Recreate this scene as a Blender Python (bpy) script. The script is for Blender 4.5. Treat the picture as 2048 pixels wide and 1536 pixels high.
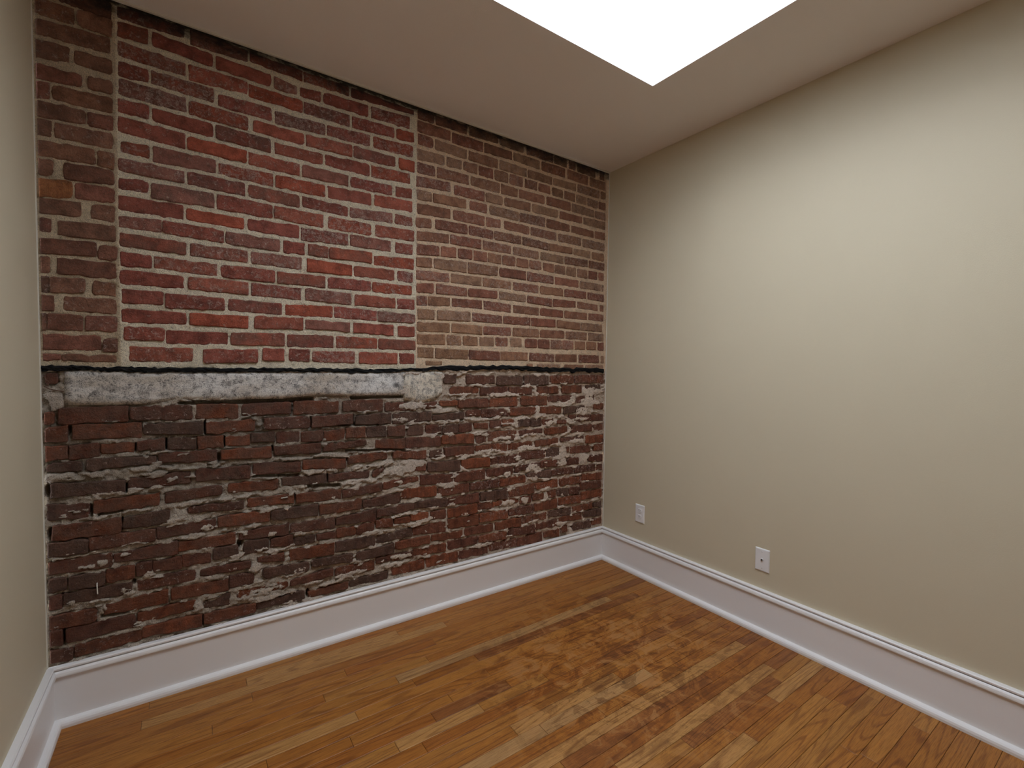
import bpy, math, random
import numpy as np
from mathutils import Matrix, Vector

random.seed(7)
rng = np.random.default_rng(11)
for o in list(bpy.data.objects):
    bpy.data.objects.remove(o)
scene = bpy.context.scene
col = scene.collection

# ------------------------------------------------------------------ camera
F_PX, YAW, PITCH, ROLL = 933.37, 0.6046, -0.0362, 0.0122
CAM = Vector((-2.3746, -2.3004, 1.3255))
H, W = 2.66, 2.8085          # ceiling height, length of the brick wall
Y_REAR = -3.95               # wall behind the camera
fw = Vector((math.sin(YAW)*math.cos(PITCH), math.cos(YAW)*math.cos(PITCH), math.sin(PITCH)))
rt = Vector((math.cos(YAW), -math.sin(YAW), 0))
up = rt.cross(fw)
R_ = math.cos(ROLL)*rt + math.sin(ROLL)*up
U_ = -math.sin(ROLL)*rt + math.cos(ROLL)*up
cd = bpy.data.cameras.new('camera')
cd.sensor_width = 36
cd.lens = F_PX/2048*36
cd.clip_start = 0.02
cam = bpy.data.objects.new('camera', cd)
col.objects.link(cam)
cam.matrix_world = Matrix(((R_.x, U_.x, -fw.x, CAM.x), (R_.y, U_.y, -fw.y, CAM.y),
                           (R_.z, U_.z, -fw.z, CAM.z), (0, 0, 0, 1)))
scene.camera = cam

# ------------------------------------------------------------------ light
SKY = 10.2
world = bpy.data.worlds.new('sky')
scene.world = world
world.use_nodes = True
bg = world.node_tree.nodes['Background']
bg.inputs[0].default_value = (0.80, 0.89, 1.0, 1)
bg.inputs[1].default_value = SKY
# skylight opening (corner seen in the photograph) and its height above the ceiling
SX0, SX1, SY0, SY1, SZ = -2.15, -0.56, -2.00, -0.813, 2.887
PY, PZ, TZ = -1.08, 3.389, 3.50     # steep lower pane rises to (PY, PZ), flatter upper pane on to (SY0, TZ)

def portal(name, loc, rot, sx, sy):
    ld = bpy.data.lights.new(name, 'AREA')
    ld.shape = 'RECTANGLE'
    ld.size, ld.size_y = sx, sy
    ld.cycles.is_portal = True
    o = bpy.data.objects.new(name, ld)
    o.location = loc
    o.rotation_euler = rot
    col.objects.link(o)
th0 = -math.atan2(PZ-SZ, SY1-PY); th1 = -math.atan2(TZ-PZ, PY-SY0)
portal('skylight_steep_daylight_offscreen', ((SX0+SX1)/2, (SY1+PY)/2-0.004, (SZ+PZ)/2-0.002), (th0, 0, 0), SX1-SX0, math.hypot(PZ-SZ, SY1-PY))
portal('skylight_top_daylight_offscreen', ((SX0+SX1)/2, (PY+SY0)/2, (PZ+TZ)/2-0.004), (th1, 0, 0), SX1-SX0, math.hypot(TZ-PZ, PY-SY0))
vs = scene.view_settings
vs.view_transform = 'Standard'
vs.look = 'None'
vs.exposure = 0.22
vs.gamma = 1.0
vs.use_curve_mapping = False

# ------------------------------------------------------------------ helpers
def s2l(c):
    c = np.asarray(c, float)/255
    return np.where(c <= 0.04045, c/12.92, ((c+0.055)/1.055)**2.4)

def mat(name):
    m = bpy.data.materials.new(name)
    m.use_nodes = True
    nt = m.node_tree
    return m, nt, nt.nodes['Principled BSDF']

class NB:
    """tiny node builder"""
    def __init__(s, nt): s.nt = nt
    def n(s, t, **kw):
        x = s.nt.nodes.new(t)
        for k, v in kw.items(): setattr(x, k, v)
        return x
    def l(s, a, b): s.nt.links.new(a, b)
    def put(s, sock, v):
        if hasattr(v, 'is_linked') or isinstance(v, bpy.types.NodeSocket): s.l(v, sock)
        else: sock.default_value = v
    def math(s, op, a, b=0.0, c=None, clamp=False):
        x = s.n('ShaderNodeMath', operation=op, use_clamp=clamp)
        s.put(x.inputs[0], a); s.put(x.inputs[1], b)
        if c is not None: s.put(x.inputs[2], c)
        return x.outputs[0]
    def mix(s, f, a, b, blend='MIX'):
        x = s.n('ShaderNodeMix', data_type='RGBA', blend_type=blend)
        s.put(x.inputs[0], f); s.put(x.inputs[6], a); s.put(x.inputs[7], b)
        return x.outputs[2]
    def ramp(s, v, a, b):
        x = s.n('ShaderNodeMapRange', clamp=True)
        s.put(x.inputs[0], v); x.inputs[1].default_value = a; x.inputs[2].default_value = b
        return x.outputs[0]
    def noise(s, vec, scale, detail=4, rough=0.6, dist=0.0):
        x = s.n('ShaderNodeTexNoise')
        s.l(vec, x.inputs['Vector'])
        x.inputs['Scale'].default_value = scale; x.inputs['Detail'].default_value = detail
        x.inputs['Roughness'].default_value = rough; x.inputs['Distortion'].default_value = dist
        return x.outputs['Fac']
    def pos(s): return s.n('ShaderNodeNewGeometry').outputs['Position']
    def scale(s, v, sx, sy, sz, off=None):
        x = s.n('ShaderNodeMapping')
        s.l(v, x.inputs['Vector']); x.inputs['Scale'].default_value = (sx, sy, sz)
        if off is not None: s.l(off, x.inputs['Location'])
        return x.outputs[0]
    def bump(s, h, dist, strength=1.0, normal=None):
        x = s.n('ShaderNodeBump')
        x.inputs['Distance'].default_value = dist; x.inputs['Strength'].default_value = strength
        s.l(h, x.inputs['Height'])
        if normal is not None: s.l(normal, x.inputs['Normal'])
        return x.outputs[0]

def rgba(c): return (float(c[0]), float(c[1]), float(c[2]), 1.0)

def paint(name, c, rough=0.55, bumpd=0.0, scale=300):
    m, nt, bs = mat(name)
    b = NB(nt)
    p = b.pos()
    n = b.noise(p, 2.2, 3)
    lo = rgba(np.array(c)*0.975); hi = rgba(np.minimum(np.array(c)*1.02, 0.95))
    b.l(b.mix(n, lo, hi), bs.inputs['Base Color'])
    bs.inputs['Roughness'].default_value = rough
    bs.inputs['Specular IOR Level'].default_value = 0.35
    if bumpd:
        b.l(b.bump(b.noise(p, scale, 3), bumpd), bs.inputs['Normal'])
    return m

M_TAN = paint('tan_wall_paint', (0.62, 0.54, 0.39), 0.6, 0.0003, 260)
M_CEIL = paint('ceiling_paint', (0.86, 0.81, 0.785), 0.8, 0.0004, 220)
M_WHITE = paint('white_trim_paint', (0.82, 0.785, 0.765), 0.32)
M_WELL = paint('skylight_well_paint', (0.80, 0.80, 0.80), 0.8, 0.0012, 90)
M_BEAD = paint('drywall_bead_paint', (0.70, 0.66, 0.58), 0.6)
M_PLATE = paint('white_plate_plastic', (0.80, 0.78, 0.77), 0.3)
M_SLOT = paint('slot_shade_grey', (0.22, 0.21, 0.21), 0.6)  # shade inside slots and holes, painted as a flat grey
M_DARK, _, _b = mat('dark_slot'); _b.inputs['Base Color'].default_value = (0.015, 0.013, 0.012, 1)
M_METAL, _, _b = mat('screw_metal'); _b.inputs['Base Color'].default_value = (0.55, 0.53, 0.5, 1); _b.inputs['Metallic'].default_value = 0.8; _b.inputs['Roughness'].default_value = 0.35

def new_obj(name, verts, faces, m=None, parent=None, loc=(0, 0, 0), smooth=False):
    me = bpy.data.meshes.new(name)
    me.from_pydata([tuple(map(float, v)) for v in verts], [], faces)
    me.update()
    if m: me.materials.append(m)
    if smooth:
        me.polygons.foreach_set('use_smooth', [True]*len(me.polygons))
    o = bpy.data.objects.new(name, me)
    o.location = loc
    if parent: o.parent = parent
    col.objects.link(o)
    return o

class MB:
    def __init__(s): s.v = []; s.f = []
    def add(s, v, f):
        k = len(s.v); s.v += [tuple(p) for p in v]; s.f += [tuple(i+k for i in q) for q in f]; return s
    def box(s, x0, x1, y0, y1, z0, z1):
        return s.add([(x, y, z) for z in (z0, z1) for y in (y0, y1) for x in (x0, x1)],
                     [(0, 2, 3, 1), (4, 5, 7, 6), (0, 1, 5, 4), (2, 6, 7, 3), (0, 4, 6, 2), (1, 3, 7, 5)])
    def build(s, name, m, parent=None, loc=(0, 0, 0), smooth=False):
        return new_obj(name, s.v, s.f, m, parent, loc, smooth)

def tag(o, label, cat, group=None, kind=None):
    o['label'] = label; o['category'] = cat
    if group: o['group'] = group
    if kind: o['kind'] = kind
    return o

def ray_hit(px, py, axis, val):
    d = fw + R_*((px-1024)/F_PX) - U_*((py-768)/F_PX)
    t = (val - CAM[axis])/d[axis]
    return CAM + d*t

# ------------------------------------------------------------------ room shell
T = 0.12
m = MB()
# ceiling slab with the skylight opening
e = 0.03
m.box(-W-T, SX0-e, Y_REAR-T, 0.2, H, H+T); m.box(SX1+e, T, Y_REAR-T, 0.2, H, H+T)
m.box(SX0-e, SX1+e, SY1+e, 0.2, H, H+T); m.box(SX0-e, SX1+e, Y_REAR-T, SY0-e, H, H+T)
ks = 0.006      # ceiling skim running up to the edge of the skylight well
m.box(SX0-e, SX0, SY0-e, SY1+e, H, H+ks); m.box(SX1, SX1+e, SY0-e, SY1+e, H, H+ks)
m.box(SX0, SX1, SY1, SY1+e, H, H+ks); m.box(SX0, SX1, SY0-e, SY0, H, H+ks)
ceiling = tag(m.build('ceiling', M_CEIL), 'flat off-white plaster ceiling around the skylight opening', 'ceiling', kind='structure')
wall_right = tag(MB().box(0, T, Y_REAR-T, -0.003, 0, H).build('wall_right', M_TAN), 'smooth tan painted wall holding the two white wall plates', 'wall', kind='structure')
wall_left = tag(MB().box(-W-T, -W, Y_REAR-T, -0.003, 0, H).build('wall_left', M_TAN), 'smooth tan painted wall opposite the wall plates', 'wall', kind='structure')
wall_front = tag(MB().box(-W, 0, Y_REAR-T, Y_REAR, 0, H).build('wall_front', M_TAN), 'smooth tan painted wall facing the brick wall', 'wall', kind='structure')

M_GLASS, nt, bs = mat('window_glass')
b = NB(nt)
tr = b.n('ShaderNodeBsdfTransparent'); gl = b.n('ShaderNodeBsdfGlossy'); gl.inputs['Roughness'].default_value = 0.05
mx = b.n('ShaderNodeMixShader'); mx.inputs[0].default_value = 0.05
b.l(tr.outputs[0], mx.inputs[1]); b.l(gl.outputs[0], mx.inputs[2])
b.l(mx.outputs[0], nt.nodes['Material Output'].inputs[0])

# skylight: plastered well, frame on the roof, pane
e = 0.03
m = MB()
poly = [(SY1+e, H+ks), (SY1+e, SZ), (SY1, SZ), (PY, PZ), (SY0, TZ), (SY0-e, TZ), (SY0-e, H+ks)]
k = len(poly)
for x0, x1 in ((SX0-e, SX0), (SX1, SX1+e)):
    m.add([(x, y, z) for x in (x0, x1) for y, z in poly], [(i, (i+1) % k, k+(i+1) % k, k+i) for i in range(k)]+[tuple(range(k))[::-1], tuple(range(k, 2*k))])
m.box(SX0, SX1, SY0-e, SY0, H+ks, TZ); m.box(SX0, SX1, SY1, SY1+e, H+ks, SZ)
win1 = tag(m.build('window_1', M_WELL), 'skylight with plastered pale blue-white well in the ceiling', 'skylight', kind='structure')
m = MB()
for y, z in ((SY1+0.02, SZ), (PY+0.01, PZ+0.012), (SY0-0.02, TZ)):
    m.box(SX0-0.03, SX1+0.03, y-0.02, y+0.02, z, z+0.04)
m.build('skylight_frame', M_WHITE, win1)
for (ya, za), (yb, zb) in (((SY1, SZ), (PY, PZ)), ((PY, PZ), (SY0, TZ))):
    m = MB()
    m.add([(x, y+dy, z+dz) for x in (SX0-0.02, SX1+0.02) for (y, z) in ((ya, za), (yb, zb)) for dy, dz in ((0.004, 0.004), (0.009, 0.010))],
          [(0, 1, 3, 2), (4, 6, 7, 5), (0, 4, 5, 1), (2, 3, 7, 6), (0, 2, 6, 4), (1, 5, 7, 3)])
    m.build('glass_pane', M_GLASS, win1)
# thin bright corner bead round the skylight edge
m = MB()
q = 0.0015
for bx in ((SX1-q, SX1, SY0, SY1), (SX0, SX0+q, SY0, SY1), (SX0+q, SX1-q, SY1-q, SY1), (SX0+q, SX1-q, SY0, SY0+q)):
    m.box(*bx, H-0.0005, H+0.010)
m.build('corner_bead', M_WHITE, win1)

# drywall edge beads where plaster meets brick
tag(MB().box(-W, 0, -0.016, -0.006, H-0.007, H).build('trim_1', M_BEAD), 'thin off-white bead between ceiling and brick wall', 'trim', kind='structure')
tag(MB().box(-0.003, 0, -0.010, -0.004, 0.22, H-0.007).build('trim_2', M_BEAD), 'thin off-white bead between tan wall with plates and bricks', 'trim', kind='structure')
tag(MB().box(-W, -W+0.003, -0.010, -0.004, 0.22, H-0.007).build('trim_3', M_BEAD), 'thin off-white bead between bricks and tan wall without plates', 'trim', kind='structure')

# ------------------------------------------------------------------ baseboards
HB = 0.2195
BOARD = [(0, 0), (0.019, 0), (0.019, HB-0.0395), (0, HB-0.0395)]
CAP = [(0, HB-0.041), (0.010, HB-0.041), (0.010, HB-0.0362), (0.0262, HB-0.0362), (0.0275, HB-0.033), (0.0275, HB-0.028), (0.0258, HB-0.021), (0.0225, HB-0.0165),
       (0.0200, HB-0.0145), (0.0100, HB-0.0140), (0.0100, HB-0.0108), (0.0205, HB-0.0102), (0.0212, HB-0.004), (0.0180, HB), (0, HB)]
SHOE = [(0.018, 0), (0.040, 0), (0.0405, 0.010), (0.0385, 0.018), (0.034, 0.0235), (0.027, 0.0265), (0.018, 0.0275)]

def extrude(name, prof, path, m_, parent):
    """path: two (point, inward normal, mitre direction) ends; prof: (depth, z)"""
    (p0, n0), (p1, n1) = path
    v = []
    for p, n in ((p0, n0), (p1, n1)):
        for d, z in prof:
            v.append((p[0]+n[0]*d, p[1]+n[1]*d, z))
    k = len(prof)
    f = [(i, (i+1) % k, k+(i+1) % k, k+i) for i in range(k)] + [tuple(range(k))[::-1], tuple(range(k, 2*k))]
    return new_obj(name, v, f, m_, parent)

def baseboard(side, p0, n0, p1, n1, label):
    b0 = extrude('baseboard_'+side, BOARD, ((p0, n0), (p1, n1)), M_WHITE, None)
    tag(b0, label, 'baseboard', kind='structure')
    extrude('cap_molding', CAP, ((p0, n0), (p1, n1)), M_WHITE, b0)
    extrude('shoe_molding', SHOE, ((p0, n0), (p1, n1)), M_WHITE, b0)
baseboard('back', (-W, 0), (1, -1), (0, 0), (-1, -1), 'tall white baseboard below the brick wall')
baseboard('right', (0, 0), (-1, -1), (0, Y_REAR), (-1, 1), 'tall white baseboard below the two wall plates')
baseboard('left', (-W, Y_REAR), (1, 1), (-W, 0), (1, -1), 'tall white baseboard along the tan wall without plates')
baseboard('front', (0, Y_REAR), (-1, 1), (-W, Y_REAR), (1, 1), 'tall white baseboard along the wall facing the bricks')

# ------------------------------------------------------------------ floor
M_SUB, _, _b = mat('subfloor'); _b.inputs['Base Color'].default_value = (0.05, 0.025, 0.012, 1)
floor = tag(MB().box(-W-T, T, Y_REAR-T, 0.1, -0.12, -0.004).build('floor', M_SUB), 'oak strip floor of narrow honey-brown planks', 'floor', kind='structure')

M_OAK, nt, bs = mat('oak_plank')
b = NB(nt)
at = b.n('ShaderNodeAttribute', attribute_name='Col'); ax = b.n('ShaderNodeAttribute', attribute_name='Fx')
sep = b.n('ShaderNodeSeparateColor'); b.l(ax.outputs['Color'], sep.inputs[0])
P = b.pos()
off = b.n('ShaderNodeCombineXYZ')
b.l(b.math('MULTIPLY', sep.outputs[0], 37.0), off.inputs[0]); b.l(b.math('MULTIPLY', sep.outputs[1], 19.0), off.inputs[1])
PO = b.n('ShaderNodeVectorMath', operation='ADD'); b.l(P, PO.inputs[0]); b.l(off.outputs[0], PO.inputs[1])
PO = PO.outputs[0]
# cathedral figure: rings of a slowly bending field
field = b.noise(b.scale(PO, 0.75, 10.0, 1.0), 1.0, 1, 0.45)
rings = b.math('SINE', b.math('MULTIPLY', field, b.math('MULTIPLY_ADD', sep.outputs[2], 75.0, 60.0)))
rings = b.ramp(rings, 0.45, 0.95)
pores = b.noise(b.scale(PO, 14.0, 420.0, 1.0), 1.0, 4, 0.7)
fib = b.noise(b.scale(PO, 4.0, 90.0, 1.0), 1.0, 4, 0.65)
rg = b.math('MULTIPLY', rings, b.ramp(fib, 0.34, 0.52))
tone = b.mix(b.math('MULTIPLY', rg, 0.62), at.outputs['Color'], b.mix(1.0, at.outputs['Color'], (0.42, 0.30, 0.20, 1), 'MULTIPLY'))
tone = b.mix(b.math('MULTIPLY', b.ramp(pores, 0.48, 0.58), 0.65), tone, b.mix(1.0, tone, (0.52, 0.40, 0.30, 1), 'MULTIPLY'))
tone = b.mix(b.math('MULTIPLY', b.ramp(fib, 0.42, 0.66), 0.6), tone, b.mix(1.0, tone, (1.32, 1.30, 1.22, 1), 'MULTIPLY'))
# scuffed finish in the middle of the room: hard edged worn patches
sx = b.n('ShaderNodeSeparateXYZ'); b.l(P, sx.inputs[0])
dx = b.math('DIVIDE', b.math('ADD', sx.outputs[0], 0.75), 0.70); dy = b.math('DIVIDE', b.math('ADD', sx.outputs[1], 0.86), 0.60)
r2 = b.math('ADD', b.math('MULTIPLY', dx, dx), b.math('MULTIPLY', dy, dy))
zone = b.math('SUBTRACT', 1.0, b.ramp(b.math('ADD', r2, b.math('MULTIPLY', b.noise(P, 7, 4), 0.9)), 0.7, 1.9))
wn = b.noise(P, 9.0, 8, 0.72, 1.0)
w1 = b.math('MULTIPLY', zone, b.ramp(wn, 0.545, 0.565)); w2 = b.math('MULTIPLY', zone, b.ramp(wn, 0.485, 0.455))
tone = b.mix(b.math('MULTIPLY', w1, 0.55), tone, (0.40, 0.185, 0.06, 1))
tone = b.mix(b.math('MULTIPLY', w2, 0.72), tone, b.mix(1.0, tone, (0.52, 0.42, 0.34, 1), 'MULTIPLY'))
wn2 = b.noise(P, 46.0, 6, 0.75, 0.6)
tone = b.mix(b.math('MULTIPLY', b.math('MULTIPLY', zone, b.ramp(wn2, 0.6, 0.64)), 0.6), tone, (0.07, 0.028, 0.012, 1))
b.l(tone, bs.inputs['Base Color'])
b.l(b.math('ADD', 0.36, b.math('MULTIPLY', wn, 0.2)), bs.inputs['Roughness'])
bs.inputs['Specular IOR Level'].default_value = 0.4
b.l(b.bump(b.math('ADD', pores, b.math('MULTIPLY', rings, 0.4)), 0.0004), bs.inputs['Normal'])

def set_attr(me, name, c):
    a = me.attributes.new(name, 'FLOAT_COLOR', 'POINT')
    c = np.asarray(c, np.float32)
    if c.ndim == 1: c = np.tile(c, (len(me.vertices), 1))
    if c.shape[1] == 3: c = np.hstack([c, np.ones((len(c), 1), np.float32)])
    a.data.foreach_set('color', c.ravel())

PW = 0.0556
YA = -0.756
def plank_mesh(mb, x0, x1, y0, y1):
    g, e, z0 = 0.0006, 0.0013, -0.004
    X0, X1, Y0, Y1 = x0+g, x1-g, y0+g, y1-g
    v = [(X0, Y0, z0), (X1, Y0, z0), (X1, Y1, z0), (X0, Y1, z0),
         (X0, Y0, -e*0.6), (X1, Y0, -e*0.6), (X1, Y1, -e*0.6), (X0, Y1, -e*0.6),
         (X0+e, Y0+e, 0), (X1-e, Y0+e, 0), (X1-e, Y1-e, 0), (X0+e, Y1-e, 0)]
    f = []
    for k in (0, 4):
        for i in range(4):
            j = (i+1) % 4
            f.append((k+i, k+j, k+4+j, k+4+i))
    f.append((8, 9, 10, 11))
    mb.add(v, f)
OAK = [s2l(c)/1.38 for c in ((186, 122, 52), (180, 115, 46), (174, 108, 40), (188, 127, 58), (169, 102, 38), (183, 118, 49), (177, 111, 43))]
LIGHT = s2l((196, 142, 80))/1.38; DARKP = s2l((152, 92, 42))/1.38; GREYP = s2l((190, 143, 90))/1.38; REDP = s2l((160, 98, 44))/1.38
# known plank ends read from the photograph: row -> [(x, tone of the plank to its left, tone to its right)]
KNOWN = {0: [(-1.63, None, DARKP), (-1.29, DARKP, None)], 1: [(-1.794, None, LIGHT), (-1.454, LIGHT, None)], -5: [(-1.667, None, GREYP)],
         -8: [(-1.418, None, None)], -10: [(-1.307, LIGHT, None)], -3: [(-1.868, LIGHT, None)], -4: [(-1.313, None, DARKP)],
         4: [(-1.414, None, LIGHT)], 5: [(-0.734, GREYP, None), (-1.72, None, GREYP)], 10: [(-0.25, LIGHT, REDP)], 7: [(-0.187, LIGHT, DARKP)],
         -6: [(-0.514, None, DARKP)], 11: [(-0.937, None, REDP)], -11: [(-2.193, None, LIGHT)], 2: [(-0.86, None, REDP)], 8: [(-0.55, REDP, None)],
         12: [(-0.45, None, LIGHT)], 13: [(-0.72, LIGHT, None)]}
stuff = MB(); stuff_c = []; stuff_f = []
r = -13
first = True
while True:
    y1 = YA + PW - r*PW          # upper (far) edge of row r: row 0 spans -0.700..-0.756
    y0 = y1 - PW
    if y1 < Y_REAR+0.02: break
    if y0 < -0.005:
        known = sorted(KNOWN.get(r, []))
        ends = [-W+0.002]
        fixed = [k[0] for k in known]
        rr = random.Random(100+r)
        x = -W - rr.uniform(0, 0.7)
        cuts = list(fixed)
        while x < 0:
            x += rr.choice((0.42, 0.6, 0.8, 1.0, 1.25, 1.5))*rr.uniform(0.85, 1.15)
            if all(abs(x-k) > 0.26 for k in fixed) and -W+0.12 < x < -0.1: cuts.append(x)
        cuts = [-W+0.002] + sorted(cuts) + [-0.002]
        for i in range(len(cuts)-1):
            c0 = rr.choice(OAK)*rr.uniform(0.93, 1.05)
            for k in known:
                if abs(cuts[i]-k[0]) < 1e-6 and k[2] is not None: c0 = k[2]
                if abs(cuts[i+1]-k[0]) < 1e-6 and k[1] is not None: c0 = k[1]
            fx = (rr.random(), rr.random(), rr.random()**2)
            yy0, yy1 = max(y0, Y_REAR+0.002), min(y1, -0.002)
            if y0 > -2.05:
                mb = MB(); plank_mesh(mb, cuts[i], cuts[i+1], yy0, yy1)
                cx, cy = (cuts[i]+cuts[i+1])/2, (yy0+yy1)/2
                mb.v = [(v[0]-cx, v[1]-cy, v[2]) for v in mb.v]
                o = mb.build('plank', M_OAK, floor, (cx, cy, 0))
                set_attr(o.data, 'Col', c0); set_attr(o.data, 'Fx', fx)
            else:
                n0 = len(stuff.v); plank_mesh(stuff, cuts[i], cuts[i+1], yy0, yy1)
                stuff_c += [tuple(c0)]*(len(stuff.v)-n0); stuff_f += [fx]*(len(stuff.v)-n0)
    r += 1
o = stuff.build('planks_behind_camera', M_OAK, floor)
o.name = 'far_planks'
o['kind'] = 'stuff'
set_attr(o.data, 'Col', np.array(stuff_c)); set_attr(o.data, 'Fx', np.array(stuff_f))

# ------------------------------------------------------------------ brick wall: layout read from the photograph
# every letter is a 400 x 300 px crop of the photograph (top left corner), its numbers are crop pixels at 5.12x
TILE = dict(a=(230, 0), b=(480, 100), c=(230, 270), d=(480, 370), e=(230, 500), f=(480, 500), g=(820, 210), h=(820, 460),
            i=(80, 730), j=(450, 730), k=(820, 730), l=(80, 1000), m=(450, 960), n=(820, 880), o=(80, 1100),
            p=(50, 0), q=(50, 240), r=(50, 480))
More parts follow.
